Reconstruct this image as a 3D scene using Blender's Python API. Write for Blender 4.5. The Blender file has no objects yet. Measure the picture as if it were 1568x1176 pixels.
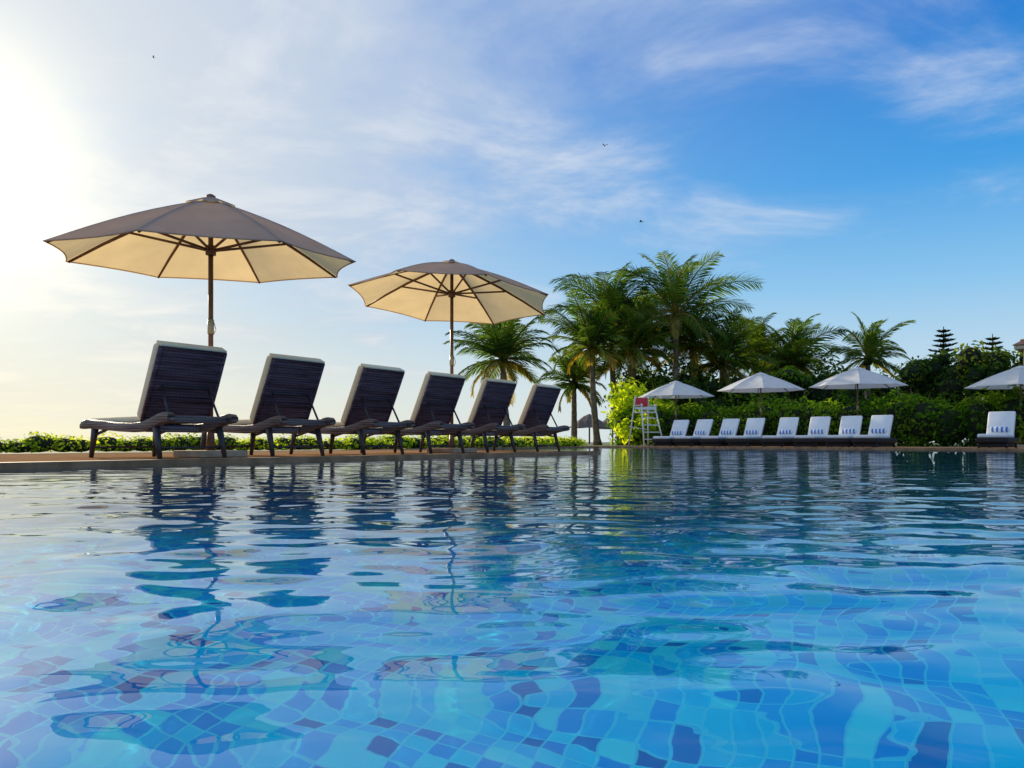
import bpy, bmesh, math, random
import numpy as np
from mathutils import Vector, Matrix
from mathutils.geometry import tessellate_polygon
R = math.radians
scene = bpy.context.scene
scene.view_settings.view_transform = 'Standard'
scene.view_settings.look = 'None'
scene.view_settings.exposure = 0
random.seed(4)

# ------------------------------------------------------------------ node helpers
def new_mat(name):
    m = bpy.data.materials.new(name); m.use_nodes = True
    nt = m.node_tree; nt.nodes.clear()
    out = nt.nodes.new('ShaderNodeOutputMaterial')
    return m, nt, out
def N(nt, typ, **kw):
    n = nt.nodes.new(typ)
    for k, v in kw.items():
        if k.startswith('i_'):
            key = k[2:].replace('_', ' ')
            n.inputs[key].default_value = v
        else: setattr(n, k, v)
    return n
def L(nt, a, b): nt.links.new(a, b)
def M(nt, op, a, b=None, c=None, clamp=False):
    n = nt.nodes.new('ShaderNodeMath'); n.operation = op; n.use_clamp = clamp
    for i, v in enumerate((a, b, c)):
        if v is None: continue
        if isinstance(v, (int, float)): n.inputs[i].default_value = v
        else: nt.links.new(v, n.inputs[i])
    return n.outputs[0]
def ramp(nt, fac, stops, interp='LINEAR'):
    r = nt.nodes.new('ShaderNodeValToRGB'); r.color_ramp.interpolation = interp
    e = r.color_ramp.elements
    while len(e) < len(stops): e.new(0.5)
    for el, (p, c) in zip(e, stops):
        el.position = p; el.color = (*c, 1)
    nt.links.new(fac, r.inputs[0]); return r.outputs[0]
def mixc(nt, fac, a, b, blend='MIX'):
    n = nt.nodes.new('ShaderNodeMix'); n.data_type = 'RGBA'; n.blend_type = blend
    for idx, v in ((0, fac), (6, a), (7, b)):
        if isinstance(v, (int, float)): n.inputs[idx].default_value = v
        elif isinstance(v, tuple): n.inputs[idx].default_value = (*v, 1)
        else: nt.links.new(v, n.inputs[idx])
    return n.outputs[2]

def principled(name, col, rough=0.6, noise=None, bump=None, spec=0.5):
    m, nt, out = new_mat(name)
    p = N(nt, 'ShaderNodeBsdfPrincipled'); p.inputs['Roughness'].default_value = rough
    p.inputs['Specular IOR Level'].default_value = spec
    tc = N(nt, 'ShaderNodeTexCoord')
    if noise:
        sc, col2 = noise
        n = N(nt, 'ShaderNodeTexNoise', i_Scale=sc, i_Detail=4.0)
        L(nt, tc.outputs['Object'], n.inputs['Vector'])
        c = ramp(nt, n.outputs['Fac'], [(0.35, col), (0.65, col2)])
        L(nt, c, p.inputs['Base Color'])
    else: p.inputs['Base Color'].default_value = (*col, 1)
    if bump:
        sc, st = bump
        n = N(nt, 'ShaderNodeTexNoise', i_Scale=sc, i_Detail=2.0)
        L(nt, tc.outputs['Object'], n.inputs['Vector'])
        b = N(nt, 'ShaderNodeBump', i_Strength=st, i_Distance=0.01)
        L(nt, n.outputs['Fac'], b.inputs['Height']); L(nt, b.outputs[0], p.inputs['Normal'])
    L(nt, p.outputs[0], out.inputs[0]); return m

def leaf_mat(name, dark, mid, light, trans=0.45, clump=0.8, tcol=None):
    m, nt, out = new_mat(name)
    g = N(nt, 'ShaderNodeNewGeometry')
    n = N(nt, 'ShaderNodeTexNoise', i_Scale=clump, i_Detail=0.0)
    L(nt, g.outputs['Position'], n.inputs['Vector'])
    f = M(nt, 'ADD', M(nt, 'MULTIPLY', g.outputs['Random Per Island'], 0.5), M(nt, 'MULTIPLY', M(nt,'SUBTRACT', n.outputs['Fac'],0.25), 1.0))
    c = ramp(nt, f, [(0.15, dark), (0.5, mid), (0.9, light)])
    d = N(nt, 'ShaderNodeBsdfDiffuse'); L(nt, c, d.inputs[0])
    t = N(nt, 'ShaderNodeBsdfTranslucent')
    L(nt, mixc(nt, 1.0, c, tcol or (2.7, 2.3, 0.7), 'MULTIPLY'), t.inputs[0])
    mx = N(nt, 'ShaderNodeMixShader'); mx.inputs[0].default_value = trans
    L(nt, d.outputs[0], mx.inputs[1]); L(nt, t.outputs[0], mx.inputs[2])
    L(nt, mx.outputs[0], out.inputs[0]); return m

# ------------------------------------------------------------------ mesh builder
class MB:
    def __init__(s): s.v = []; s.f = []; s.m = []; s.sm = []
    def add(s, verts, faces, mat=0, smooth=False, T=None):
        o = len(s.v)
        for v in verts:
            v = Vector(v)
            if T is not None: v = T @ v
            s.v.append(tuple(v))
        for f in faces:
            s.f.append([i + o for i in f]); s.m.append(mat); s.sm.append(smooth)
    def box(s, c, d, mat=0, T=None, bev=0.0):
        bm = bmesh.new(); bmesh.ops.create_cube(bm, size=1)
        for v in bm.verts: v.co = Vector((v.co.x*d[0], v.co.y*d[1], v.co.z*d[2]))
        if bev > 0: bmesh.ops.bevel(bm, geom=bm.edges[:], offset=bev, segments=3, affect='EDGES', profile=0.5)
        bm.verts.index_update()
        vs = [v.co + Vector(c) for v in bm.verts]; fs = [[v.index for v in f.verts] for f in bm.faces]
        bm.free(); s.add(vs, fs, mat, bev > 0, T)
    def tube(s, pts, rad, n=8, mat=0, T=None, cap=True, smooth=True):
        pts = [Vector(p) for p in pts]; k = len(pts)
        if isinstance(rad, (int, float)): rad = [rad]*k
        vs = []; fs = []; up = None
        for i, p in enumerate(pts):
            t = (pts[min(i+1, k-1)] - pts[max(i-1, 0)]).normalized()
            if up is None:
                a = Vector((0, 0, 1)) if abs(t.z) < .9 else Vector((1, 0, 0))
                up = (a - t*a.dot(t)).normalized()
            else: up = (up - t*up.dot(t)).normalized()
            b = t.cross(up)
            for j in range(n):
                a = 2*math.pi*(j+.5)/n
                vs.append(p + (up*math.cos(a) + b*math.sin(a))*rad[i])
        for i in range(k-1):
            for j in range(n):
                fs.append([i*n+j, i*n+(j+1) % n, (i+1)*n+(j+1) % n, (i+1)*n+j])
        if cap: fs.append(list(range(n))[::-1]); fs.append([(k-1)*n+j for j in range(n)])
        s.add(vs, fs, mat, smooth, T)
    def sweep_rect(s, pts, w, h, mat=0, T=None):
        vs = []; fs = []; sec = []
        for a in range(12):
            t = 2*math.pi*a/12
            sx = abs(math.cos(t))**.5*math.copysign(1, math.cos(t)); sz = abs(math.sin(t))**.5*math.copysign(1, math.sin(t))
            sec.append((sx*w/2, sz*h/2))
        for p in pts:
            hh = p[3] if len(p) > 3 else 1
            for q in sec: vs.append((p[0]+q[0], p[1], p[2]+q[1]*hh))
        n = 12
        for i in range(len(pts)-1):
            for j in range(n): fs.append([i*n+j, i*n+(j+1) % n, (i+1)*n+(j+1) % n, (i+1)*n+j])
        fs.append(list(range(n))); fs.append([(len(pts)-1)*n+j for j in range(n)])
        s.add(vs, fs, mat, True, T)
    def mesh(s, name, mats):
        me = bpy.data.meshes.new(name); me.from_pydata(s.v, [], s.f)
        for m in mats: me.materials.append(m)
        me.polygons.foreach_set('material_index', s.m); me.polygons.foreach_set('use_smooth', s.sm)
        me.update(); return me
def put(name, me, loc=(0, 0, 0), rot=0, scale=1):
    o = bpy.data.objects.new(name, me); scene.collection.objects.link(o)
    o.location = loc; o.rotation_euler = (0, 0, rot)
    o.scale = (scale,)*3; return o

def poly_mesh(name, loops_z, mat):
    loops, z = loops_z
    tris = tessellate_polygon([[Vector((x, y, 0)) for x, y in lp] for lp in loops])
    vs = [(x, y, z) for lp in loops for x, y in lp]
    me = bpy.data.meshes.new(name)
    fs = []
    for t in tris:
        a, b, c = [Vector(vs[i]) for i in t]
        if (b-a).cross(c-a).z < 0: t = (t[0], t[2], t[1])
        fs.append(t)
    me.from_pydata(vs, [], fs)
    if mat: me.materials.append(mat)
    me.update(); return me

# ------------------------------------------------------------------ layout vectors
u = Vector((.59, .807)); f = Vector((-.807, .59))
P0 = Vector((-2.75, 5.85))
A = P0 - u*16; B = P0 + u*7.0; C = B + f*5.0; D = Vector((2.9, 25.4)); E = Vector((28, .3)); F = Vector((16, -16))
pool = [tuple(p) for p in (A, B, C, D, E, F)]
WZ = -.035

# ------------------------------------------------------------------ materials
m_tile, nt, out = new_mat('pool_mosaic')
g = N(nt, 'ShaderNodeNewGeometry')
mp = N(nt, 'ShaderNodeMapping'); mp.inputs['Rotation'].default_value = (0, 0, R(24)); mp.inputs['Scale'].default_value = (1/.05,)*3
L(nt, g.outputs['Position'], mp.inputs[0])
fl = N(nt, 'ShaderNodeVectorMath', operation='FLOOR'); L(nt, mp.outputs[0], fl.inputs[0])
fr = N(nt, 'ShaderNodeVectorMath', operation='FRACTION'); L(nt, mp.outputs[0], fr.inputs[0])
wn = N(nt, 'ShaderNodeTexWhiteNoise', noise_dimensions='3D'); L(nt, fl.outputs[0], wn.inputs['Vector'])
col = ramp(nt, wn.outputs['Value'], [(0, (.001, .22, .54)), (.08, (.001, .30, .68)), (.11, (.001, .40, .86)), (.45, (.001, .57, .97)), (.8, (.002, .80, .98)), (.97, (.08, .96, .98))])
sx = N(nt, 'ShaderNodeSeparateXYZ'); L(nt, fr.outputs[0], sx.inputs[0])
def edge(v): return M(nt, 'LESS_THAN', M(nt, 'SUBTRACT', .5, M(nt, 'ABSOLUTE', M(nt, 'SUBTRACT', v, .5))), .06)
gr = M(nt, 'MAXIMUM', edge(sx.outputs[0]), edge(sx.outputs[1]))
col = mixc(nt, M(nt, 'MULTIPLY', gr, .75), col, (.08, .88, .97))
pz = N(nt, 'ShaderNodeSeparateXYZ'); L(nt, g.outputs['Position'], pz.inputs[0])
absorb = N(nt, 'ShaderNodeMapRange', interpolation_type='SMOOTHSTEP'); absorb.inputs[1].default_value = 1.8; absorb.inputs[2].default_value = 3.6
L(nt, M(nt, 'ADD', pz.outputs[1], M(nt, 'MULTIPLY', wn.outputs['Value'], .6)), absorb.inputs[0])
col = mixc(nt, absorb.outputs[0], col, mixc(nt, 1.0, col, (.3, .19, .25), 'MULTIPLY'))  # far tiles painted darker, standing in for light absorbed by deeper water
p = N(nt, 'ShaderNodeBsdfDiffuse'); L(nt, col, p.inputs[0]); L(nt, p.outputs[0], out.inputs[0])

m_water, nt, out = new_mat('pool_water')
g = N(nt, 'ShaderNodeNewGeometry')
def wnoise(scale, sxy, dist=0.0, det=1.0):
    mp = N(nt, 'ShaderNodeMapping'); mp.inputs['Scale'].default_value = (sxy[0], sxy[1], 1); mp.inputs['Rotation'].default_value = (0, 0, R(sxy[2]))
    L(nt, g.outputs['Position'], mp.inputs[0])
    n = N(nt, 'ShaderNodeTexNoise', noise_dimensions='2D', i_Scale=scale, i_Detail=det, i_Distortion=dist); L(nt, mp.outputs[0], n.inputs['Vector'])
    return n.outputs['Fac']
h = M(nt, 'MULTIPLY', wnoise(1.3, (.6, 1.8, 8)), .009)
h = M(nt, 'ADD', h, M(nt, 'MULTIPLY', wnoise(4.5, (.5, 1.6, -8), 0, 1.5), .0042))
b = N(nt, 'ShaderNodeBump', i_Strength=1.0, i_Distance=1.0); L(nt, h, b.inputs['Height'])
gl = N(nt, 'ShaderNodeBsdfGlass', i_IOR=1.333, i_Roughness=0.0); gl.inputs[0].default_value = (.97, .995, 1, 1)
L(nt, b.outputs[0], gl.inputs['Normal']); L(nt, gl.outputs[0], out.inputs[0])

m_ground = principled('sandy_grass', (.16, .15, .06), .9, (.4, (.08, .12, .03)))
m_deck, nt, out = new_mat('deck_stone')
tc = N(nt, 'ShaderNodeTexCoord'); mp = N(nt, 'ShaderNodeMapping'); mp.inputs['Rotation'].default_value = (0, 0, -math.atan2(u.y, u.x))
L(nt, tc.outputs['Object'], mp.inputs[0])
br = N(nt, 'ShaderNodeTexBrick', i_Scale=1.0); br.inputs['Color1'].default_value = (.46, .25, .12, 1); br.inputs['Color2'].default_value = (.34, .18, .08, 1)
br.inputs['Mortar'].default_value = (.1, .07, .05, 1); br.inputs['Mortar Size'].default_value = .008; br.inputs['Brick Width'].default_value = 1.2; br.inputs['Row Height'].default_value = .14
L(nt, mp.outputs[0], br.inputs['Vector'])
nn = N(nt, 'ShaderNodeTexNoise', i_Scale=5.0, i_Detail=6.0); L(nt, tc.outputs['Object'], nn.inputs['Vector'])
c = mixc(nt, .4, br.outputs[0], ramp(nt, nn.outputs['Fac'], [(.3, (.2, .11, .06)), (.7, (.5, .31, .17))]))
p = N(nt, 'ShaderNodeBsdfDiffuse'); L(nt, c, p.inputs[0]); L(nt, p.outputs[0], out.inputs[0])
m_coping = principled('coping_stone', (.42, .24, .13), .7, (6, (.26, .14, .07)), spec=.2)
m_wood = principled('teak_wood', (.20, .08, .03), .45, (12, (.12, .045, .02)))
m_metal = principled('brass', (.4, .33, .2), .35)
m_conc = principled('base_stone', (.55, .44, .32), .85, (9, (.42, .32, .22)))
m_white = principled('white_paint', (.75, .75, .74), .5)
m_red = principled('red_plastic', (.65, .02, .04), .4)
m_bark = principled('palm_bark', (.28, .2, .13), .9, (6, (.14, .1, .06)), (20, .8))
m_roof = principled('terracotta_roof', (.36, .17, .1), .8, (4, (.25, .12, .08)), (15, .5))
m_thatch = principled('thatch', (.16, .12, .10), .95, (8, (.09, .07, .06)), (30, 1))
m_plaster = principled('plaster', (.6, .5, .36), .8, (2, (.52, .42, .3)))
m_bird = principled('feathers', (.03, .03, .035), .8)
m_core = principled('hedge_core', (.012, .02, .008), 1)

def fabric(name, col, trans, col_t):
    m, nt, out = new_mat(name)
    tc = N(nt, 'ShaderNodeTexCoord')
    n = N(nt, 'ShaderNodeTexNoise', i_Scale=3.5, i_Detail=3.0); L(nt, tc.outputs['Object'], n.inputs['Vector'])
    fac = ramp(nt, n.outputs['Fac'], [(.35, (0, 0, 0)), (.7, (.4, .4, .4))])
    c = mixc(nt, fac, col, tuple(x*.72 for x in col)); ct = mixc(nt, fac, col_t, tuple(x*.72 for x in col_t))
    b = N(nt, 'ShaderNodeBump', i_Strength=.35, i_Distance=.03)
    L(nt, n.outputs['Fac'], b.inputs['Height'])
    d = N(nt, 'ShaderNodeBsdfDiffuse'); t = N(nt, 'ShaderNodeBsdfTranslucent')
    L(nt, c, d.inputs[0]); L(nt, ct, t.inputs[0]); L(nt, b.outputs[0], d.inputs['Normal']); L(nt, b.outputs[0], t.inputs['Normal'])
    mx = N(nt, 'ShaderNodeMixShader'); mx.inputs[0].default_value = trans
    L(nt, d.outputs[0], mx.inputs[1]); L(nt, t.outputs[0], mx.inputs[2]); L(nt, mx.outputs[0], out.inputs[0]); return m
m_canvas = fabric('cream_canvas', (.44, .40, .39), .5, (.97, .70, .33))
m_canvas_w = fabric('white_canvas', (.88, .88, .88), .35, (.94, .92, .9))
m_cush = fabric('cushion_cream', (.88, .76, .54), .1, (.8, .7, .55))
m_cush_w = fabric('cushion_white', (.88, .88, .88), .1, (.8, .8, .8))

def wicker(name, c0, c1):
    m, nt, out = new_mat(name)
    tc = N(nt, 'ShaderNodeTexCoord')
    w1 = N(nt, 'ShaderNodeTexWave', wave_type='BANDS', bands_direction='Z', i_Scale=13.0, i_Distortion=.6); w1.inputs['Detail'].default_value = 2
    w2 = N(nt, 'ShaderNodeTexWave', wave_type='BANDS', bands_direction='X', i_Scale=9.0, i_Distortion=.5)
    w3 = N(nt, 'ShaderNodeTexWave', wave_type='BANDS', bands_direction='Y', i_Scale=13.0, i_Distortion=.5)
    for w in (w1, w2, w3): L(nt, tc.outputs['Object'], w.inputs['Vector'])
    mp = N(nt, 'ShaderNodeMapping'); mp.inputs['Scale'].default_value = (2.5, 2.5, 45); L(nt, tc.outputs['Object'], mp.inputs[0])
    ns = N(nt, 'ShaderNodeTexNoise', i_Scale=1.0, i_Detail=3.0); L(nt, mp.outputs[0], ns.inputs['Vector'])
    hh = M(nt, 'ADD', M(nt, 'MULTIPLY', w1.outputs['Fac'], .6), M(nt, 'ADD', M(nt, 'MULTIPLY', w2.outputs['Fac'], .25), M(nt, 'MULTIPLY', w3.outputs['Fac'], .25)))
    c = mixc(nt, ramp(nt, ns.outputs['Fac'], [(.3, (0, 0, 0)), (.7, (1, 1, 1))]), c0, c1)
    c = mixc(nt, M(nt, 'MULTIPLY', hh, .75), mixc(nt, 1.0, c, (.4, .4, .4), 'MULTIPLY'), c)
    b = N(nt, 'ShaderNodeBump', i_Strength=.9, i_Distance=.006); L(nt, hh, b.inputs['Height'])
    p = N(nt, 'ShaderNodeBsdfPrincipled', i_Roughness=.5); p.inputs['Specular IOR Level'].default_value = .3
    L(nt, c, p.inputs['Base Color']); L(nt, b.outputs[0], p.inputs['Normal']); L(nt, p.outputs[0], out.inputs[0]); return m
m_wick = wicker('wicker', (.07, .034, .052), (.23, .13, .17))
m_wick2 = wicker('wicker_rail', (.10, .072, .07), (.34, .26, .25))
m_dark = principled('dark_aluminium', (.035, .028, .035), .4)
m_wickd = wicker('wicker_dark', (.015, .012, .012), (.04, .03, .03))
m_towel, nt, out = new_mat('striped_towel')
tc = N(nt, 'ShaderNodeTexCoord'); w = N(nt, 'ShaderNodeTexWave', wave_type='BANDS', bands_direction='X', i_Scale=3.2)
L(nt, tc.outputs['Object'], w.inputs['Vector'])
c = ramp(nt, w.outputs['Fac'], [(.5, (.75, .77, .8)), (.55, (.08, .18, .5))])
p = N(nt, 'ShaderNodeBsdfPrincipled', i_Roughness=.9); L(nt, c, p.inputs['Base Color']); L(nt, p.outputs[0], out.inputs[0])

m_palm = leaf_mat('palm_leaf', (.02, .05, .014), (.055, .12, .022), (.17, .24, .04), .42, .6)
m_palm_y = leaf_mat('palm_leaf_dry', (.09, .09, .02), (.2, .18, .04), (.4, .3, .09), .45, .6)
m_bush = leaf_mat('shrub_leaf', (.02, .06, .008), (.07, .17, .018), (.24, .37, .035), .45, .6)
m_bushy = leaf_mat('bright_shrub_leaf', (.09, .17, .015), (.3, .43, .03), (.6, .66, .05), .5, .9)
m_bushd = leaf_mat('dark_tree_leaf', (.016, .045, .012), (.055, .12, .022), (.2, .27, .045), .4, .5)
m_pine = leaf_mat('pine_needle', (.015, .035, .025), (.035, .07, .035), (.06, .1, .045), .2, .5)

# ------------------------------------------------------------------ ground / pool / water
put('ground', poly_mesh('ground', ([[(-2500, -2500), (2500, -2500), (2500, 2500), (-2500, 2500)], pool[::-1]], -.006), m_ground))
bmw = MB(); n = len(pool); ZB = -1.0
for i in range(n):
    a, b2 = pool[i], pool[(i+1) % n]
    bmw.add([(*a, -.06), (*b2, -.06), (*b2, ZB), (*a, ZB)], [[0, 1, 2, 3]])
tri = tessellate_polygon([[Vector((x, y, 0)) for x, y in pool]])
bmw.add([(x, y, ZB) for x, y in pool], [list(t) for t in tri])
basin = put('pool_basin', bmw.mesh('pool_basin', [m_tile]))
X0, X1, Y0, Y1 = -2.6, 3.6, -.8, 5.2; st = .018
nx = int(round((X1-X0)/st))+1; ny = int(round((Y1-Y0)/st))+1
gx_, gy_ = np.meshgrid(np.linspace(X0, X1, nx), np.linspace(Y0, Y1, ny))
rw = np.random.default_rng(11); Z = np.zeros_like(gx_)
for i in range(90):
    lam = math.exp(rw.uniform(math.log(.07), math.log(.5))); k = 2*math.pi/lam
    th = rw.normal(R(82), .8); s_ = .0064
    Z += s_/k*np.cos(k*(gx_*math.cos(th)+gy_*math.sin(th))+rw.uniform(0, 6.28))
def sm(t): t = np.clip(t, 0, 1); return t*t*(3-2*t)
fade = sm((gx_-X0)/.8)*sm((X1-gx_)/.8)*sm((gy_-Y0)/.5)*sm((Y1-gy_)/2.8)
Z = Z*fade+WZ
verts = np.stack([gx_.ravel(), gy_.ravel(), Z.ravel()], 1).tolist()
idx = np.arange(nx*ny).reshape(ny, nx)
faces = np.stack([idx[:-1, :-1].ravel(), idx[:-1, 1:].ravel(), idx[1:, 1:].ravel(), idx[1:, :-1].ravel()], 1).tolist()
rect = [(X0, Y0), (X0, Y1), (X1, Y1), (X1, Y0)]
pm = poly_mesh('tmp', ([pool, rect], WZ), None)
o_ = len(verts); verts += [tuple(v.co) for v in pm.vertices]; faces += [[i+o_ for i in p_.vertices] for p_ in pm.polygons]
me = bpy.data.meshes.new('pool_water'); me.from_pydata(verts, [], faces); me.materials.append(m_water)
me.polygons.foreach_set('use_smooth', [True]*len(me.polygons)); me.update()
water = put('pool_water', me)
put('pool_deck', poly_mesh('pool_deck', ([[tuple(A), tuple(B), tuple(C), tuple(A+f*5)]], .0), m_deck))
dd = Vector((5.5, 5.5))
put('pool_deck', poly_mesh('pool_deck', ([[tuple(D), tuple(E), tuple(E+dd), tuple(D+dd)]], .0), m_deck))
cp = MB()
loopc = (A, B, C, D, E, F, A)
for a, b2 in zip(loopc[:-1], loopc[1:]):
    d = (b2-a).normalized(); nrm = Vector((-d.y, d.x)); w = .16
    q = [a, b2, b2+nrm*w, a+nrm*w]; zt = .012
    cp.add([(*q[0], zt), (*q[1], zt), (*q[2], zt), (*q[3], zt), (*q[0], -.06), (*q[1], -.06), (*q[2], -.01), (*q[3], -.01)], [[0, 1, 2, 3], [0, 4, 5, 1], [2, 6, 7, 3]])
put('pool_coping', cp.mesh('pool_coping', [m_coping]))

# ------------------------------------------------------------------ loungers
def lounger_mesh():
    b = MB(); W = .68; hw = W/2
    prof = [(-.02, .395, .55), (.0, .40, .9), (.06, .40, 1.05), (.15, .385, 1.1), (.3, .345, 1.1), (.46, .32, 1), (.62, .315, .95), (.9, .325, .95), (1.2, .345, 1), (1.48, .362, 1.05), (1.57, .355, .95), (1.61, .34, .6)]
    for sgn in (-1, 1):
        b.sweep_rect([(sgn*(hw-.04), y, z-.035, k) for y, z, k in prof], .08, .09, 3)
    for y, z in ((.05, .35), (1.56, .31), (.5, .27)):
        b.box((0, y, z), (W-.165, .06, .06), 3, bev=.012)
    b.box((0, 1.02, .305), (W-.165, 1.04, .025), 0, bev=.005)
    for sx_ in (-1, 1):
        for y0, y1 in ((.24, .15), (1.36, 1.43)):
            b.tube([(sx_*(hw-.04), y0, .32), (sx_*(hw-.035), (y0+y1)/2, .16), (sx_*(hw-.03), y1, .0)], [.034, .028, .02], 6, 1)
        b.tube([(sx_*(hw-.045), .24, .24), (sx_*(hw-.045), .55, .285)], .014, 6, 1)
        b.tube([(sx_*(hw-.045), 1.37, .22), (sx_*(hw-.045), 1.05, .29)], .014, 6, 1)
    for y in (.18, 1.40): b.tube([(-hw+.03, y, .10), (hw-.03, y, .10)], .011, 6, 1)
    ang = R(64); Ty = Matrix.Translation((0, .46, .33)) @ Matrix(((1, 0, 0, 0), (0, -math.cos(ang), math.sin(ang), 0), (0, math.sin(ang), math.cos(ang), 0), (0, 0, 0, 1)))
    bl = .72; bw = W-.06
    b.box((0, bl/2, 0), (bw, bl, .022), 0, T=Ty, bev=.005)
    for sg in (-1, 1): b.tube([(sg*(bw/2), 0, -.004), (sg*(bw/2), bl*.5, -.006), (sg*(bw/2-.004), bl, -.004)], .02, 8, 0, T=Ty)
    b.tube([(-bw/2, bl, -.004), (bw/2, bl, -.004)], .021, 8, 0, T=Ty)
    for k in (.33, .66): b.box((0, bl*k, -.018), (bw-.04, .028, .016), 0, T=Ty, bev=.004)
    b.box((0, bl/2+.005, .062), (bw+.03, bl, .095), 2, T=Ty, bev=.035)
    b.box((0, bl+.018, .03), (bw+.01, .022, .10), 2, T=Ty, bev=.01)
    b.box((0, 1.03, .355), (W-.15, 1.12, .06), 2, bev=.025)
    for sg in (-1, 1):
        top = Ty @ Vector((sg*.22, bl*.5, -.02)); b.tube([top, (sg*.24, .12, .34)], .011, 6, 1)
    t0 = Ty @ Vector((-.22, bl*.5, -.02)); t1 = Ty @ Vector((.22, bl*.5, -.02)); b.tube([t0, t1], .011, 6, 1)
    b.tube([(-.24, .12, .34), (.24, .12, .34)], .011, 6, 1)
    return b.mesh('sun_lounger', [m_wick, m_dark, m_cush, m_wick2])
lm = lounger_mesh()
rot_l = math.atan2(f.y, f.x) - math.pi/2
for i in range(6):
    put('sun_lounger', lm, (-2.73+.68*i+random.uniform(-.02, .02), 6.56+.93*i+random.uniform(-.02, .02), .001), rot_l+R(random.uniform(-1.5, 1.5)))

def lounger2_mesh():
    b = MB(); W = .66
    b.box((0, .85, .19), (W, 1.75, .13), 0, bev=.03)
    b.box((0, .85, .075), (W-.12, 1.6, .11), 0, bev=.01)
    for sx_ in (-1, 1):
        for y in (.1, 1.6): b.tube([(sx_*.28, y, .15), (sx_*.28, y, 0)], [.03, .025], 6, 1)
    ang = R(60); Ty = Matrix.Translation((0, .5, .26)) @ Matrix(((1, 0, 0, 0), (0, -math.cos(ang), math.sin(ang), 0), (0, math.sin(ang), math.cos(ang), 0), (0, 0, 0, 1)))
    b.box((0, .34, -.01), (W-.08, .68, .03), 0, T=Ty, bev=.008)
    b.box((0, .36, .05), (W-.08, .72, .09), 2, T=Ty, bev=.035)
    b.box((0, 1.1, .3), (W-.06, 1.22, .09), 2, bev=.035)
    b.tube([(-.2, .16, .125), (-.18, .16, .13), (.18, .16, .13), (.2, .16, .125)], [.03, .065, .065, .03], 10, 3, T=Ty)
    b.tube([(-.2, .1, .26), Ty @ Vector((-.2, .4, -.02))], .012, 6, 1); b.tube([(.2, .1, .26), Ty @ Vector((.2, .4, -.02))], .012, 6, 1)
    return b.mesh('padded_lounger', [m_wickd, m_dark, m_cush_w, m_towel])
l2 = lounger2_mesh()
f2 = Vector((-.66, -.75)); r2 = math.atan2(f2.y, f2.x) - math.pi/2
pxs = [1040, 1077, 1117, 1155, 1206, 1254, 1302, 1350]
for i, px in enumerate(pxs):
    Y = 25.4-4.6*i/7; X = (px-784)/1130*Y
    put('padded_sun_lounger', l2, (X+.25, Y+.32, .001), r2+R(random.uniform(-3, 3)))
put('padded_sun_lounger', l2, (12.45, 18.7, .001), r2)
put('padded_sun_lounger', l2, (15.4, 15.9, .001), r2)

# ------------------------------------------------------------------ umbrellas
def umbrella(name, loc, apex, rise, Rad, phi, gx, gy, canvas, pole_r=.024, bs=.5):
    b = MB(); seg = 8; nr = 8; na = 6
    def pt(r, ang_idx, t):
        a0 = R(phi+45*ang_idx); a1 = R(phi+45*(ang_idx+1))
        s = r*(1-.045*4*t*(1-t)*(r**2))
        p0 = Vector((math.cos(a0), math.sin(a0), 0)); p1 = Vector((math.cos(a1), math.sin(a1), 0))
        q = (p0*(1-t)+p1*t)*s*Rad
        z = -rise*(r**1.06) + .035*math.sin(math.pi*r) - .035*4*t*(1-t)*math.sin(math.pi*min(1, r))
        z += gx*q.x+gy*q.y
        return Vector((q.x, q.y, apex+z))
    for k in range(seg):
        vs = []; fs = []
        for i in range(nr+1):
            for j in range(na+1): vs.append(pt(max(.02, i/nr), k, j/na))
        for i in range(nr):
            for j in range(na): a = i*(na+1)+j; fs.append([a, a+na+1, a+na+2, a+1])
        b.add(vs, fs, 0, True)
        b.tube([pt(1, k, j/na)-Vector((0, 0, .004)) for j in range(na+1)], .007, 5, 0)
        b.tube([pt(r, k, 0)-Vector((0, 0, .022)) for r in (.05, .25, .5, .75, .985)], [.018, .018, .017, .015, .012], 6, 1)
        a0 = R(phi+45*k)
        e = pt(.56, k, 0)-Vector((0, 0, .035)); s0 = Vector((math.cos(a0)*.045, math.sin(a0)*.045, apex-rise*.82))
        b.tube([s0, e], [.014, .013], 6, 1)
    for k in range(seg):
        vs = []; fs = []
        for r in (0.03, .1, .17):
            for j in range(3):
                v = pt(r, k, j/2); v.z += .03-.1*(r-.03); vs.append(v)
        for i in range(2):
            for j in range(2): a = i*3+j; fs.append([a, a+3, a+4, a+1])
        b.add(vs, fs, 0, True)
    b.tube([(0, 0, apex-.02), (0, 0, apex+.035), (0, 0, apex+.05)], [.05, .045, .02], 8, 1)
    b.tube([(0, 0, 0), (0, 0, apex-.03)], pole_r, 12, 1)
    b.tube([(0, 0, apex-rise*.82-.05), (0, 0, apex-rise*.82+.04)], .05, 12, 1)
    b.tube([(0, 0, apex-.10), (0, 0, apex-.04)], .045, 12, 1)
    b.tube([(0, 0, 1.22), (0, 0, 1.36)], pole_r+.007, 12, 2)
    b.tube([(.03, 0, 1.34), (.055, -.01, 1.26), (.03, -.02, 1.2)], .004, 5, 2)
    b.box((0, 0, .035), (bs, bs, .065), 3, T=Matrix.Rotation(R(54), 4, 'Z'), bev=.01)
    b.tube([(0, 0, .06), (0, 0, .26)], [.045, .032], 12, 1)
    return put(name, b.mesh(name, [canvas, m_wood, m_metal, m_conc]), loc)
umbrella('patio_umbrella', (-2.98, 7.3, .001), 2.55, .61, 1.43, 0, 0, .07, m_canvas)
umbrella('patio_umbrella', (-.84, 10.3, .001), 2.65, .52, 1.43, 22, -.049, -.069, m_canvas)
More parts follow.
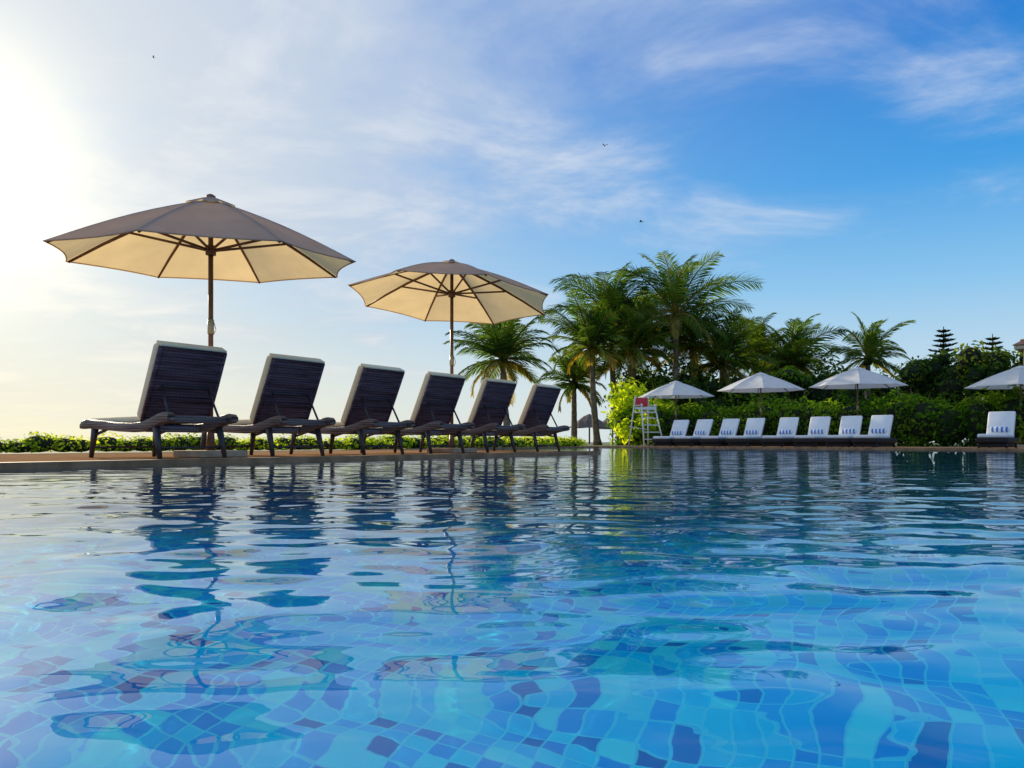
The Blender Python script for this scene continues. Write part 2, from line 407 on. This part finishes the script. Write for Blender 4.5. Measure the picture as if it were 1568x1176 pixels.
for x, y, hgt in ((6.55, 29.5, 2.58), (8.93, 26.5, 2.63), (11.47, 24.5, 2.62), (15.65, 22.7, 2.48)):
    umbrella('white_patio_umbrella', (x, y, .001), hgt, .62, 1.5, random.uniform(0, 45), 0, .01, m_canvas_w)

# ------------------------------------------------------------------ foliage
rng = np.random.default_rng(7)
def leaves_mesh(name, P, Nn, size, mats, core=None, aspect=.45):
    n = len(P)
    Nn = Nn/np.linalg.norm(Nn, axis=1, keepdims=True)
    rv = rng.normal(size=(n, 3)); T = np.cross(Nn, rv); T /= np.linalg.norm(T, axis=1, keepdims=True)
    Bv = np.cross(Nn, T)
    s = (size*rng.uniform(.6, 1.4, n))[:, None]
    v = np.stack([P-T*s*.5, P+Bv*s*aspect*.5+Nn*s*.08, P+T*s*.5-Nn*s*.1, P-Bv*s*aspect*.5+Nn*s*.08], axis=1).reshape(-1, 3)
    verts = v.tolist(); faces = (np.arange(n*4).reshape(n, 4)).tolist(); mi = [0]*n
    if core:
        cv, cf = core; o = len(verts); verts += cv; faces += [[i+o for i in q] for q in cf]; mi += [1]*len(cf)
    me = bpy.data.meshes.new(name); me.from_pydata(verts, [], faces)
    for m in mats: me.materials.append(m)
    me.polygons.foreach_set('material_index', mi); me.update(); return me
def blob_foliage(name, blobs, dens, size, mat, up=.3, core=True, aspect=.5, kshell=.62):
    Ps = []; Ns = []; cv = []; cf = []
    for (c, r) in blobs:
        c = np.array(c); r = np.array(r)
        n = int(dens*(r[0]*r[1]+r[0]*r[2]+r[1]*r[2])*4.2)
        d = rng.normal(size=(n, 3)); d /= np.linalg.norm(d, axis=1, keepdims=True)
        ph = rng.uniform(0, 6.28, 3)
        lump = 1+.16*np.sin(d[:, 0]*5+ph[0])*np.sin(d[:, 1]*5+ph[1])+.12*np.sin(d[:, 2]*9+ph[2]+d[:, 0]*4)
        rr = rng.uniform(kshell, 1.05, n)**.7*lump
        p = c+d*r*rr[:, None]
        nn = d/r*r.mean()+rng.normal(size=(n, 3))*.6+np.array([0, 0, up])
        k = p[:, 2] > .02
        Ps.append(p[k]); Ns.append(nn[k])
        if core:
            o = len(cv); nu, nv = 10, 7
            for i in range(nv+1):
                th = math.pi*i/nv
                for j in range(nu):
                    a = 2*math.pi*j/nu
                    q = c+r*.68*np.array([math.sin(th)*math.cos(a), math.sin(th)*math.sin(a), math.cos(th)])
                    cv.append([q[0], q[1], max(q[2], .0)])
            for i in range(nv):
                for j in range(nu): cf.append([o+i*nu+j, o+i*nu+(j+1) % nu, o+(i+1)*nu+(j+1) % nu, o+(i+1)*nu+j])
    P = np.concatenate(Ps); Nn = np.concatenate(Ns)
    return put(name, leaves_mesh(name, P, Nn, size, [mat, m_core], (cv, cf) if core else None, aspect))
def hedge_blobs(a, b, step, r, hvar, zc):
    a = Vector(a); b = Vector(b); n = int((b-a).length/step); out_ = []
    for i in range(n+1):
        p = a+(b-a)*(i/n); k = 1+random.uniform(-hvar, hvar)
        out_.append(((p.x+random.uniform(-.15, .15)*r[0], p.y+random.uniform(-.15, .15)*r[0], zc*k), (r[0], r[1], r[2]*k)))
    return out_
h1 = hedge_blobs(P0+f*5.35-u*9, P0+f*5.35+u*6.8, .28, (.28, .28, .135), .25, .10)
blob_foliage('low_hedge', h1, 420, .055, m_bushy, core=True)
h2 = hedge_blobs((-3.2, 14.9), (2.3, 26.5), .5, (.45, .45, .2), .2, .12)
blob_foliage('low_hedge', h2, 160, .09, m_bushy)
h3 = hedge_blobs((6.6, 32.4), (30, 9), .8, (.85, .85, .95), .12, .75)
blob_foliage('clipped_hedge', h3, 75, .17, m_bush)
h4 = hedge_blobs((4.9, 31.9), (7.2, 33.0), .7, (.75, .75, .8), .2, .6)
blob_foliage('garden_shrub', h4, 60, .2, m_bush)
blob_foliage('bright_leaf_shrub', [((5.0, 32.2, 2.2), (.85, .8, .75)), ((5.7, 32.5, 1.6), (.8, .7, .8)), ((4.7, 32.4, 1.3), (.6, .6, .7)), ((6.7, 33, 1.5), (.8, .7, .7)), ((7.9, 32.6, 1.2), (.8, .7, .7)), ((4.7, 30.5, .6), (.4, .4, .5)), ((5.6, 30.8, .8), (.6, .5, .6))], 50, .26, m_bushy, core=False, kshell=.2)
blob_foliage('bright_leaf_shrub', [((12.6, 29.5, 1.45), (.9, .6, .45)), ((14.2, 28.3, 1.4), (1., .6, .5)), ((10.4, 31, 1.3), (.8, .6, .5)), ((15.6, 24.0, 1.3), (.6, .5, .4)), ((17.2, 23.1, 1.4), (.7, .5, .4))], 45, .2, m_bushy, core=False, kshell=.3)
blob_foliage('mixed_shrubbery', [((x, 37+random.uniform(-1, 1), random.uniform(1.5, 2.4)), (1.4, 1.2, random.uniform(1.3, 2.0))) for x in np.arange(6.2, 21, 1.15)], 40, .24, m_bushd, core=True)
def tree(name, x, y, hgt, w, seed, mat=None):
    random.seed(seed); bl = []
    for i in range(16):
        a = random.uniform(0, 6.28); rr = random.uniform(.1, .8)*w; z = random.uniform(.3, .92)*hgt
        k = 1-.45*abs(z/hgt-.55)
        bl.append(((x+rr*math.cos(a)*k, y+rr*math.sin(a)*k, z), (w*random.uniform(.28, .45),)*2+(w*random.uniform(.22, .4),)))
    o = blob_foliage(name, bl, 40, .22, mat or m_bushd, core=True, kshell=.45)
    b = MB(); b.tube([(x, y, 0), (x+.05, y, hgt*.4), (x, y, hgt*.8)], [.14, .1, .05], 8, 0)
    for i in range(5):
        a = i*1.3; b.tube([(x, y, hgt*.3), (x+math.cos(a)*w*.5, y+math.sin(a)*w*.5, hgt*.65)], [.06, .02], 6, 0)
    t = put('trunk', b.mesh('trunk', [m_bark])); t.parent = o
for i, (x, y, h_, w, mt) in enumerate(((17.0, 31.0, 3.7, 1.5, 0), (18.9, 30.3, 4.3, 1.6, 0), (20.6, 29.5, 3.9, 1.6, 0), (22.0, 29.0, 4.2, 1.6, 0), (24, 27.5, 4, 1.8, 0), (15.6, 32.6, 3.0, 1.3, 0), (26.5, 25, 4, 2, 0), (18, 27.2, 3.0, 1.2, 0), (20, 25.9, 3.1, 1.2, 0),
                                       (13.6, 35.8, 3.9, 1.5, 1), (11.2, 35.5, 3.3, 1.4, 1), (6.8, 35.2, 3.2, 1.2, 1), (15.8, 35.2, 3.6, 1.4, 1), (8.9, 35.4, 3.2, 1.3, 0))):
    tree('broadleaf_tree', x, y, h_, w, 50+i, m_bush if mt else None)

def palm(name, x, y, zc, Lf, seed, lean=(0, 0), nf=26, wind=.12):
    rs = random.Random(seed); b = MB()
    top = Vector((x, y, zc)); base = Vector((x+lean[0], y+lean[1], 0))
    pts = []; rad = []
    for i in range(15):
        t = i/14; p = base.lerp(top, t); p += Vector((lean[0], lean[1], 0))*(-.25*math.sin(math.pi*t))
        pts.append(p); rad.append((.17-.06*t)*(1+.07*(i % 2))+(.08 if i == 0 else 0))
    b.tube(pts, rad, 10, 0)
    b.tube([top-Vector((0, 0, .35)), top, top+Vector((0, 0, .25))], [.13, .2, .07], 8, 1)
    for i in range(nf):
        az = i*2.399+rs.uniform(-.25, .25); tt = (i+.5)/nf
        el = R(87-118*tt**.95+rs.uniform(-10, 10)); Ln = Lf*rs.uniform(.78, 1.1)*(.8+.25*math.sin(math.pi*min(1, tt+.15)))
        droop = rs.uniform(.6, 1.35)*(.9 if tt < .75 else .8)
        p = Vector(top); seg = 13; rp = [Vector(p)]; e = el
        hd = Vector((math.cos(az), math.sin(az), 0))
        for k in range(seg):
            d = hd*math.cos(e)+Vector((0, 0, math.sin(e))); d += Vector((wind, 0, 0))*(k/seg); d.normalize()
            p = p+d*(Ln/seg); rp.append(Vector(p)); e -= droop*(k/seg)**1.3*.25+.008
            e = max(e, R(-80))
        b.tube(rp, [.04*(1-j/(seg+1))+.01 for j in range(seg+1)], 4, 4, cap=False)
        nl = 37; twist = rs.uniform(-.8, .8)
        for j in range(nl):
            s = .12+.88*j/nl; q = s*seg; k = min(int(q), seg-1); pos = rp[k].lerp(rp[k+1], q-k)
            tan = (rp[k+1]-rp[k]).normalized(); side = tan.cross(Vector((0, 0, 1)))
            if side.length < .05: side = Vector((-math.sin(az), math.cos(az), 0))
            side.normalize(); upv = side.cross(tan); side = (side*math.cos(twist)+upv*math.sin(twist))
            ll = Ln*.27*(math.sin(math.pi*(.18+.76*s)))**.7*rs.uniform(.8, 1.15)
            for sg in (-1, 1):
                dr = side*sg*.7+tan*(.65+.45*s)+Vector((0, 0, -rs.uniform(0, .25))); dr.normalize()
                w = tan*.036
                m1 = pos+dr*ll*.55; dr2 = (dr+Vector((wind*.8, 0, -rs.uniform(.1, .45)))).normalized(); e1 = m1+dr2*ll*.45
                b.add([pos-w*.6, pos+w*.6, m1+w, m1-w, e1], [[0, 1, 2, 3], [3, 2, 4]], 2 if (tt < .85) else 3)
    for i in range(5):
        a = rs.uniform(0, 6.28); c = top+Vector((math.cos(a)*.24, math.sin(a)*.24, -.22))
        b.tube([c+Vector((0, 0, .13)), c+Vector((0, 0, .08)), c, c-Vector((0, 0, .08)), c-Vector((0, 0, .12))], [.03, .09, .115, .08, .02], 7, 1)
    return put(name, b.mesh(name, [m_bark, m_palm, m_palm, m_palm_y, m_palm_y]))
palms = [(-.4, 32, 3.75, 2.9, (.3, 0)), (4.95, 37, 6.3, 3.6, (.5, 0)), (8.0, 36, 6.4, 3.9, (-.1, 0)), (3.85, 35.5, 4.7, 2.9, (.3, .3)), (3.2, 38, 3.2, 2.4, (0, 0)),
         (10.7, 37.5, 4.2, 3.0, (-.3, 0)), (6.6, 40, 5.6, 3.6, (.2, 0)), (14.6, 38.5, 4.2, 3.1, (.2, 0)), (13.2, 40, 4.4, 3.1, (.2, 0)), (17.6, 36.5, 4.3, 2.4, (0, 0)), (5.9, 36, 4.6, 3.0, (-.4, 0)), (9.3, 38, 5.2, 3.0, (-.3, 0))]
for i, (x, y, z, l, le) in enumerate(palms):
    palm('coconut_palm', x, y, z, l, 100+i, le, nf=33 if l > 2.6 else 22)

def conifer(name, x, y, hgt, w, seed):
    rs = random.Random(seed); b = MB(); b.tube([(x, y, 0), (x, y, hgt)], [.14, .02], 8, 0)
    z = hgt*.25
    while z < hgt-.1:
        t = (z-hgt*.25)/(hgt*.75); Lr = w*(1-t)**.8+.1
        for k in range(7):
            a = k*.898+z*3+rs.uniform(-.15, .15); d = Vector((math.cos(a), math.sin(a), .25)); e = Vector((x, y, z))+d*Lr*rs.uniform(.8, 1.1)
            b.tube([(x, y, z), e], [.02, .008], 4, 0, cap=False)
            for j in range(int(10+Lr*10)):
                s = (j+1)/(10+Lr*10); pp = Vector((x, y, z)).lerp(e, s)
                for sg in (-1, 1):
                    sd = Vector((-math.sin(a), math.cos(a), 0))*sg*.7+d*.6+Vector((0, 0, .35+rs.uniform(-.2, .2)))
                    q = pp+sd.normalized()*.2*(1.1-.5*s); w_ = d*.022
                    b.add([pp-w_, pp+w_, q+w_, q-w_], [[0, 1, 2, 3]], 1)
        z += .3*(1.1-.4*t)
    put(name, b.mesh(name, [m_bark, m_pine]))
conifer('norfolk_pine', 20.0, 34.2, 5.5, 1.3, 1)
conifer('norfolk_pine', 22.4, 34.4, 5.2, 1.2, 2)

# ------------------------------------------------------------------ lifeguard chair
b = MB()
for sx_ in (-1, 1):
    b.tube([(sx_*.42, -.5, 0), (sx_*.27, -.12, 1.5)], .025, 4, 0); b.tube([(sx_*.42, .45, 0), (sx_*.27, .25, 1.8)], .025, 4, 0)
    b.tube([(sx_*.29, -.2, 1.2), (sx_*.29, .3, 1.2)], .022, 4, 0); b.tube([(sx_*.3, -.25, 1.45), (sx_*.28, .28, 1.45)], .02, 4, 0)
for k in range(4): z = .25+.25*k; b.box((0, -.44+.25*z, z), (.78-.2*z, .06, .03), 0)
b.box((0, .03, 1.2), (.58, .5, .04), 0, bev=.008)
b.box((0, .27, 1.36), (.54, .025, .08), 0, bev=.004)
b.box((0, .25, 1.58), (.5, .05, .3), 1, bev=.006)
b.box((0, -.27, 1.33), (.5, .05, .1), 0, bev=.015)
b.tube([(.42, .45, .6), (-.4, .45, .7)], .02, 4, 0)
put('lifeguard_chair', b.mesh('lifeguard_chair', [m_white, m_red]), (4.75, 26.2, .001), R(25))

for x, y, s in ((6.4, 61, 1), (9.0, 66, 1)):
    b = MB(); ns = 20; vs = [(0, 0, 2.5)]
    for rr, zz in ((.5, 2.25), (1.1, 1.85), (1.7, 1.35)):
        for j in range(ns): a = 2*math.pi*j/ns; k = 1+random.uniform(-.04, .04); vs.append((rr*k*math.cos(a), rr*k*math.sin(a), zz+random.uniform(-.05, .05)))
    fs = [[0, 1+j, 1+(j+1) % ns] for j in range(ns)]
    for r_ in range(2):
        for j in range(ns): fs.append([1+r_*ns+j, 1+(r_+1)*ns+j, 1+(r_+1)*ns+(j+1) % ns, 1+r_*ns+(j+1) % ns])
    b.add(vs, fs, 0); b.tube([(0, 0, 0), (0, 0, 2.4)], .07, 8, 1)
    put('thatched_parasol', b.mesh('thatched_parasol', [m_thatch, m_wood]), (x, y, 0))

cx, cy = 20.1, 25.5
root = bpy.data.objects.new('poolside_pavilion', None); scene.collection.objects.link(root)
root.location = (cx, cy, 0)
b = MB(); T = Matrix.Rotation(R(45), 4, 'Z')
b.add([(-2, -2, 3.5), (2, -2, 3.5), (2, 2, 3.5), (-2, 2, 3.5), (0, 0, 4.9)], [[0, 1, 4], [1, 2, 4], [2, 3, 4], [3, 0, 4]], 0, T=T)
b.box((0, 0, 3.42), (3.9, 3.9, .14), 1, T=T, bev=.02)
for k in range(1, 9):
    s = 2*(1-k/9); z = 3.5+1.4*k/9+.02
    b.tube([T @ Vector(q) for q in ((-s, -s, z), (s, -s, z), (s, s, z), (-s, s, z), (-s, -s, z))], .035, 5, 0)
r_ = put('roof', b.mesh('roof', [m_roof, m_plaster])); r_.parent = root
b = MB()
for sx_ in (-1, 1):
    for sy in (-1, 1): b.box((sx_*1.6, sy*1.6, 1.675), (.25, .25, 3.35), 0, T=T, bev=.02); b.box((sx_*1.6, sy*1.6, .15), (.36, .36, .3), 0, T=T, bev=.02)
r_ = put('columns', b.mesh('columns', [m_plaster])); r_.parent = root

def bird(loc, s, rz, dih):
    b = MB()
    b.tube([(0, -.10, 0), (0, -.04, 0), (0, .04, 0), (0, .09, .005), (0, .12, 0)], [.006, .022, .024, .014, .003], 8, 0)
    for sg in (-1, 1):
        b.add([(0, .05, .01), (0, -.03, .01), (sg*.12, -.02, .05*dih), (sg*.13, .055, .05*dih), (sg*.27, -.05, .02*dih)], [[0, 1, 2, 3], [3, 2, 4]], 0)
    b.add([(0, -.09, 0), (-.03, -.16, 0), (.03, -.16, 0)], [[0, 1, 2]], 0)
    put('flying_bird', b.mesh('flying_bird', [m_bird]), loc, rz, s)
bird((7.0, 40, 12.1), 1, R(70), 1); bird((4.4, 35, 14.2), .8, R(20), 2.2); bird((-17, 35, 18.4), .6, R(120), 1.5)

# ------------------------------------------------------------------ sun + sky
S = Vector((-.80, 1, .38)).normalized()
el = math.asin(S.z); az = math.atan2(S.x, S.y)
sd = bpy.data.lights.new('sun', 'SUN'); sd.energy = 5.0; sd.angle = R(.5); sd.color = (1, .86, .62)
so = bpy.data.objects.new('sun', sd); scene.collection.objects.link(so)
so.rotation_euler = (-S).to_track_quat('-Z', 'Y').to_euler(); so.location = (-20, 30, 12)
sd.cycles.use_multiple_importance_sampling = False
sd.cycles.is_caustics_light = True
water.cycles.is_caustics_caster = True; basin.cycles.is_caustics_receiver = True

w = bpy.data.worlds.new('World'); scene.world = w; w.use_nodes = True
nt = w.node_tree; nt.nodes.clear()
out = N(nt, 'ShaderNodeOutputWorld'); bg = N(nt, 'ShaderNodeBackground'); bg.inputs[1].default_value = .1
sky = N(nt, 'ShaderNodeTexSky', sky_type='NISHITA'); sky.sun_disc = False; sky.sun_elevation = el; sky.sun_rotation = az
sky.air_density = 1.0; sky.dust_density = .3; sky.ozone_density = 2.5
tc = N(nt, 'ShaderNodeTexCoord'); dirv = tc.outputs['Generated']
sp = N(nt, 'ShaderNodeSeparateXYZ'); L(nt, dirv, sp.inputs[0]); x, y, z = sp.outputs
zp = M(nt, 'MAXIMUM', z, 0)
dot = N(nt, 'ShaderNodeVectorMath', operation='DOT_PRODUCT'); L(nt, dirv, dot.inputs[0]); dot.inputs[1].default_value = S
dp = M(nt, 'MAXIMUM', dot.outputs['Value'], 0)
rp = ramp(nt, zp, [(0, (.64, .77, .85)), (.07, (.56, .75, .87)), (.19, (.22, .56, .90)), (.31, (.04, .35, .82)), (.46, (.008, .20, .68)), (1, (.01, .12, .40))])
gsc = N(nt, 'ShaderNodeVectorMath', operation='SCALE'); L(nt, rp, gsc.inputs[0]); gsc.inputs['Scale'].default_value = 10
skyc = mixc(nt, .9, sky.outputs[0], gsc.outputs[0])
skyc = mixc(nt, M(nt, 'MULTIPLY', M(nt, 'POWER', dp, 4), .8), skyc, mixc(nt, M(nt, 'POWER', M(nt, 'SUBTRACT', 1, zp), 6), (5.0, 6.6, 8.6), (9.2, 9.0, 7.6)))
zz = M(nt, 'ADD', zp, .12)
cmb = N(nt, 'ShaderNodeCombineXYZ'); L(nt, M(nt, 'DIVIDE', x, zz), cmb.inputs[0]); L(nt, M(nt, 'DIVIDE', y, zz), cmb.inputs[1])
def cn(scale, sc, rot, det, dist, off=(0, 0, 0), rough=.58):
    mp = N(nt, 'ShaderNodeMapping'); mp.inputs['Rotation'].default_value = (0, 0, R(rot)); mp.inputs['Scale'].default_value = (*sc, 1); mp.inputs['Location'].default_value = off
    L(nt, cmb.outputs[0], mp.inputs[0])
    n = N(nt, 'ShaderNodeTexNoise', noise_dimensions='2D', i_Scale=scale, i_Detail=det, i_Roughness=rough, i_Distortion=dist); L(nt, mp.outputs[0], n.inputs['Vector']); return n.outputs['Fac']
big = cn(.9, (1, 1), 0, 1, 0, (3.1, 1.2, 0)); wisp = cn(1.5, (.95, 1.25), -32, 8, .25, (2.6, .9, 0), .6)
gmask = M(nt, 'ADD', M(nt, 'ADD', M(nt, 'MULTIPLY', x, -.8), M(nt, 'MULTIPLY', z, 1.5)), -.34)
den = M(nt, 'ADD', M(nt, 'ADD', M(nt, 'MULTIPLY', big, .5), M(nt, 'MULTIPLY', wisp, 1.35)), M(nt, 'MULTIPLY', gmask, 1.0))
mr = N(nt, 'ShaderNodeMapRange', interpolation_type='SMOOTHSTEP'); mr.inputs[1].default_value = .72; mr.inputs[2].default_value = 1.42; L(nt, den, mr.inputs[0])
dens = M(nt, 'MULTIPLY', mr.outputs[0], .88)
cc = mixc(nt, M(nt, 'POWER', dp, 4), (4.0, 5.4, 7.9), (6.3, 6.9, 7.7))
wb = M(nt, 'MULTIPLY', M(nt, 'SUBTRACT', wisp, .48), 3.6, clamp=True)
cc = mixc(nt, wb, cc, mixc(nt, .55, cc, (10, 9.9, 9.6)))
col = mixc(nt, dens, skyc, cc)
hz = M(nt, 'POWER', M(nt, 'SUBTRACT', 1, zp), 10)
hc = mixc(nt, M(nt, 'POWER', dp, 4), (6.0, 7.3, 8.2), (9.8, 8.6, 5.3))
col = mixc(nt, M(nt, 'MULTIPLY', hz, .8), col, hc)
glow = N(nt, 'ShaderNodeVectorMath', operation='SCALE'); glow.inputs[0].default_value = (1.0, .84, .44)
L(nt, M(nt, 'ADD', M(nt, 'MULTIPLY', M(nt, 'POWER', dp, 150), 10), M(nt, 'MULTIPLY', M(nt, 'POWER', dp, 22), 2.2)), glow.inputs['Scale'])
col = mixc(nt, 1.0, col, glow.outputs[0], 'ADD')
L(nt, col, bg.inputs[0]); L(nt, bg.outputs[0], out.inputs[0])

# ------------------------------------------------------------------ camera
cd = bpy.data.cameras.new('camera'); cam = bpy.data.objects.new('camera', cd); scene.collection.objects.link(cam)
cam.location = (0, 0, .15); cam.rotation_euler = (R(90), 0, 0)
cd.sensor_width = 36; cd.lens = 1130/1568*36; cd.shift_y = 89/1568; cd.clip_start = .02; cd.clip_end = 6000
scene.camera = cam
